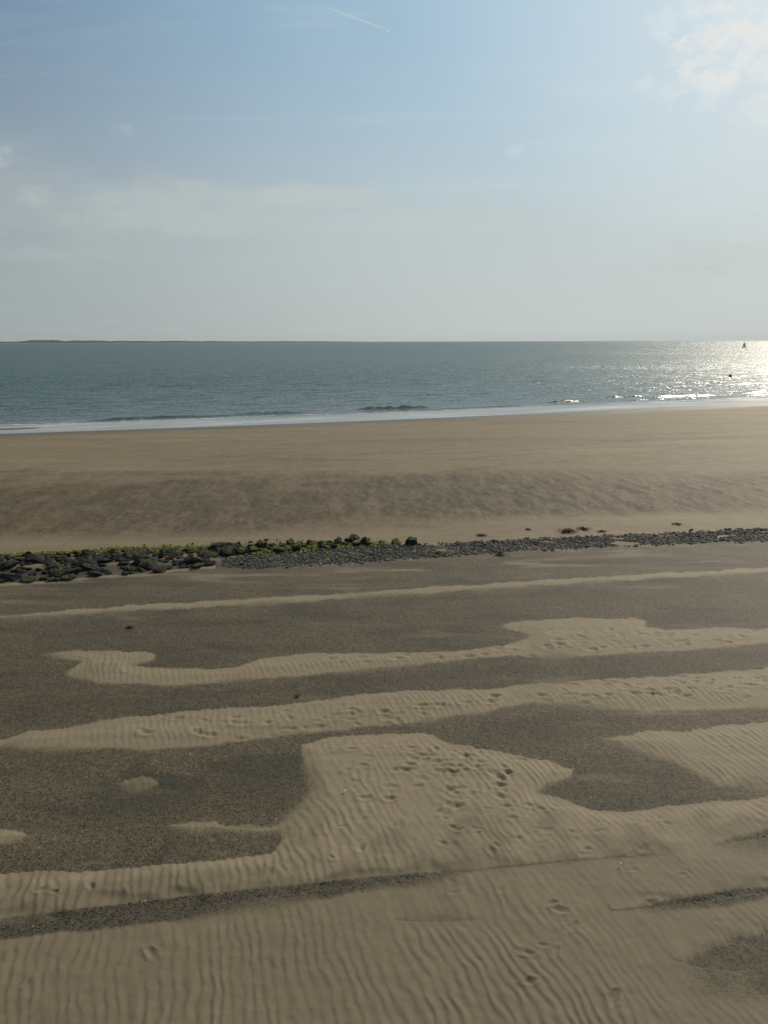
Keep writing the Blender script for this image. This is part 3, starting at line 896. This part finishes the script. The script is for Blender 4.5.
# ------------------------------------------------------------------ washed up seaweed
def seaweed(px, py, wpx, label, tall=1.0):
    x, y = plan(px, py, -.1)
    d = y * .974 + 1.35
    Wd = wpx / F * d
    bm = bmesh.new()
    for _ in range(46):
        cx, cy = random.gauss(0, Wd * .27), random.gauss(0, Wd * .22)
        an = random.gauss(0, .6); L = Wd * random.uniform(.2, .55); wd = Wd * random.uniform(.02, .05)
        prev = None
        for i in range(6):
            tt = i / 5
            an += random.gauss(0, .35)
            px_, py_ = cx + math.cos(an) * L * tt, cy + math.sin(an) * L * tt
            zz = max(.004, (.02 + Wd * .16 * tall * random.random()) * math.sin(math.pi * min(1, tt + .15)))
            q = [bm.verts.new((px_ + a_, py_ + b2, zz + c_)) for a_, b2, c_ in ((0, -wd, 0), (0, 0, wd * .6), (0, wd, 0))]
            if prev:
                for k in range(2): bm.faces.new((prev[k], q[k], q[k + 1], prev[k + 1]))
            prev = q
    o = mesh_obj('seaweed', bm, M_WEED)
    o.location = (x, y, ground_z(x, y) + .005)
    tag(o, label, 'seaweed')
seaweed(565, 533, 14, 'dark low clump of seaweed on pale sand, left of the pair beyond the stone strip', 1.1)
seaweed(582, 530.5, 10, 'dark seaweed clump on pale sand, right of the pair beyond the stone strip', 1.2)
seaweed(601, 533.5, 7, 'thin faint scrap of seaweed right of the dark pair')
seaweed(675, 525.8, 7, 'small dark seaweed scrap on pale sand farthest right beyond the strip')
seaweed(527, 530.5, 6, 'flat thin seaweed scrap on pale sand left of the dark pair')
seaweed(480, 537, 8, 'wide flat seaweed scrap close behind the stone strip')
seaweed(128, 632, 6, 'dark seaweed tuft on the dark sand above the hooked pale drift', .9)
seaweed(498, 559, 9, 'dark seaweed scrap on brown sand in front of the stone strip', .7)
seaweed(296, 702, 5, 'tiny dark scrap at the upper edge of the long pale drift', .8)

# a few bleached shells
def shell(px, py, size, label):
    x, y = plan(px, py, 0)
    bm = bmesh.new()
    n, mm = 14, 5
    rows = []
    for j in range(mm + 1):
        r = j / mm
        row = []
        for i in range(n + 1):
            a_ = -1.25 + 2.5 * i / n
            k = 1 + .05 * math.cos(i * math.pi)
            row.append(bm.verts.new((r * math.sin(a_) * .5 * k, r * math.cos(a_) * .55 * k, .2 * math.sin(math.pi * r * .85) * math.cos(a_ * .9))))
        rows.append(row)
    for a_, b2 in zip(rows[:-1], rows[1:]):
        for i in range(n): bm.faces.new((a_[i], a_[i + 1], b2[i + 1], b2[i]))
    bmesh.ops.remove_doubles(bm, verts=bm.verts, dist=.0005)
    bmesh.ops.solidify(bm, geom=bm.faces[:], thickness=.03)
    o = mesh_obj('seashell', bm, M_SHELL)
    o.location = (x, y, .065); o.scale = (size,) * 3
    o.rotation_euler = (random.gauss(0, .3), random.gauss(0, .3), random.uniform(0, 6.28))
    tag(o, label, 'shell')
shell(343, 795, .055, 'white shell lying on the rippled sand left of the trampled footprints')
shell(276, 823, .05, 'white shell at the dark edge of the rippled sand')
shell(190, 757, .04, 'small white shell on dark coarse sand below the long pale drift')
shell(618, 868, .04, 'small white shell on the rippled sand at the right')

# ------------------------------------------------------------------ buoys on the water
M_BUOY = plain('buoy_dark_paint', (.020, .022, .020), (.035, .036, .034), 2, .5)
M_BUOYB = plain('buoy_faded_green', (.022, .045, .030), (.030, .055, .036), 2, .5)
def lathe(bm, prof, n=20, c=(0, 0)):
    rings = []
    for r, z in prof:
        rings.append([bm.verts.new((c[0] + r * math.cos(6.28318 * i / n), c[1] + r * math.sin(6.28318 * i / n), z)) for i in range(n)])
    for a_, b2 in zip(rings[:-1], rings[1:]):
        for i in range(n): bm.faces.new((a_[i], a_[(i + 1) % n], b2[(i + 1) % n], b2[i]))
    bm.faces.new(rings[0][::-1]); bm.faces.new(rings[-1])
def bar(bm, p, q, r):
    p, q = Vector(p), Vector(q)
    m_ = Matrix.Translation((p + q) / 2) @ (q - p).to_track_quat('Z', 'Y').to_matrix().to_4x4()
    bmesh.ops.create_cone(bm, segments=8, radius1=r, radius2=r, depth=(q - p).length, cap_ends=True, matrix=m_)
bx, by = plan(744, 348.5, SEA)
root = bpy.data.objects.new('navigation_buoy', None); COL.objects.link(root)
root.location = (bx, by, SEA)
tag(root, 'dark navigation buoy standing in the sun glitter near the horizon', 'buoy')
bm = bmesh.new(); lathe(bm, [(.9, -.6), (1.45, -.2), (1.5, .5), (1.35, .75), (.6, .9)], 28); mesh_obj('float', bm, M_BUOYB, root)
bm = bmesh.new()
for i in range(4):
    a_ = math.pi / 4 + i * math.pi / 2
    bar(bm, (1.05 * math.cos(a_), 1.05 * math.sin(a_), .75), (.62 * math.cos(a_), .62 * math.sin(a_), 3.9), .11)
    for z_, r_ in ((1.8, .85), (2.9, .62)):
        a2 = a_ + math.pi / 2
        bar(bm, (r_ * math.cos(a_), r_ * math.sin(a_), z_), (r_ * math.cos(a2), r_ * math.sin(a2), z_), .07)
lathe(bm, [(.5, 3.85), (.55, 3.9), (.55, 4.0), (.5, 4.05)], 16)
mesh_obj('tower', bm, M_BUOY, root)
bm = bmesh.new()
for i in range(4):
    a_ = i * math.pi / 2
    pl = [(.25, 1.9), (.95, 1.5), (.7, 3.7), (.2, 3.6)]
    vv = [[bm.verts.new((r_ * math.cos(a_) - s_ * math.sin(a_), r_ * math.sin(a_) + s_ * math.cos(a_), z_)) for r_, z_ in pl] for s_ in (-.03, .03)]
    bm.faces.new(vv[0][::-1]); bm.faces.new(vv[1])
    for k in range(4): bm.faces.new((vv[0][k], vv[0][(k + 1) % 4], vv[1][(k + 1) % 4], vv[1][k]))
mesh_obj('radar_reflector', bm, M_BUOY, root)
bm = bmesh.new(); lathe(bm, [(.16, 4.05), (.18, 4.5), (.12, 4.6)], 12); mesh_obj('lantern', bm, M_BUOY, root)
bm = bmesh.new(); lathe(bm, [(.25, 4.45), (.66, 4.7), (.62, 5.05), (.25, 5.4)], 16); mesh_obj('topmark', bm, M_BUOYB, root)
root.scale = (1.55, 1.55, .88)

bx, by = plan(730, 377.5, SEA)
root = bpy.data.objects.new('mooring_buoy', None); COL.objects.link(root)
root.location = (bx, by, SEA)
tag(root, 'tiny dark round buoy floating close to the breaking waves', 'buoy')
bm = bmesh.new(); lathe(bm, [(.12, -.25), (.3, -.1), (.36, .08), (.32, .24), (.18, .36), (.06, .4)], 20); mesh_obj('float', bm, M_BUOY, root)
bm = bmesh.new(); lathe(bm, [(.05, .38), (.07, .45), (.05, .56)], 10); mesh_obj('mooring_eye', bm, M_BUOY, root)

# ------------------------------------------------------------------ aircraft trail high in the sky
def contrail():
    m, t, b = material('ice_vapour')
    m.node_tree.nodes.remove(b)
    vs = t.new('ShaderNodeVolumeScatter')
    vs.inputs['Color'].default_value = (1, 1, 1, 1)
    vs.inputs['Density'].default_value = .022
    vs.inputs['Anisotropy'].default_value = .55
    t.l.new(vs.outputs[0], t.n['Material Output'].inputs['Volume'])
    D0 = 26000.0
    a_ = ray(330, 8) * D0 + Vector((0, 0, CAM_H)); b2 = ray(391, 31.5) * D0 + Vector((0, 0, CAM_H))
    n_, k_ = 80, 8
    dv = (b2 - a_).normalized(); s1 = dv.cross(Vector((0, 0, 1))).normalized(); s2 = dv.cross(s1)
    P_ = np.zeros((n_, k_ + 1, 3)); den = np.zeros((n_, k_ + 1))
    for i in range(n_):
        tt = i / (n_ - 1)
        r = 11 + 24 * tt
        r *= min(1, (1 - tt) * 18)
        c = a_.lerp(b2, tt)
        for k in range(k_ + 1):
            q = c + (s1 * math.cos(6.28318 * k / k_) + s2 * math.sin(6.28318 * k / k_)) * r
            P_[i, k] = q - a_
            den[i, k] = .15 + .85 * tt
    o = grid_mesh('contrail', P_, m, dict(dense=den))
    o.location = a_
    tag(o, 'thin white aircraft vapour trail slanting across the upper sky', 'contrail')
contrail()

# ------------------------------------------------------------------ sea air
def haze():
    bm = bmesh.new()
    bmesh.ops.create_cube(bm, size=1)
    m = bpy.data.materials.new('sea_haze'); m.use_nodes = True
    nt = m.node_tree; nt.nodes.clear()
    out = nt.nodes.new('ShaderNodeOutputMaterial'); pv = nt.nodes.new('ShaderNodeVolumePrincipled')
    pv.inputs['Color'].default_value = (.86, .90, .92, 1)
    pv.inputs['Density'].default_value = 2.8e-5
    pv.inputs['Anisotropy'].default_value = .2
    nt.links.new(pv.outputs[0], out.inputs['Volume'])
    o = mesh_obj('haze', bm, m, None, False)
    o.scale = (24000, 12500, 56)
    o.location = (0, 12500 / 2 - 700, 22)
    o['kind'] = 'stuff'
    o['label'] = 'pale sea haze over the water'
haze()
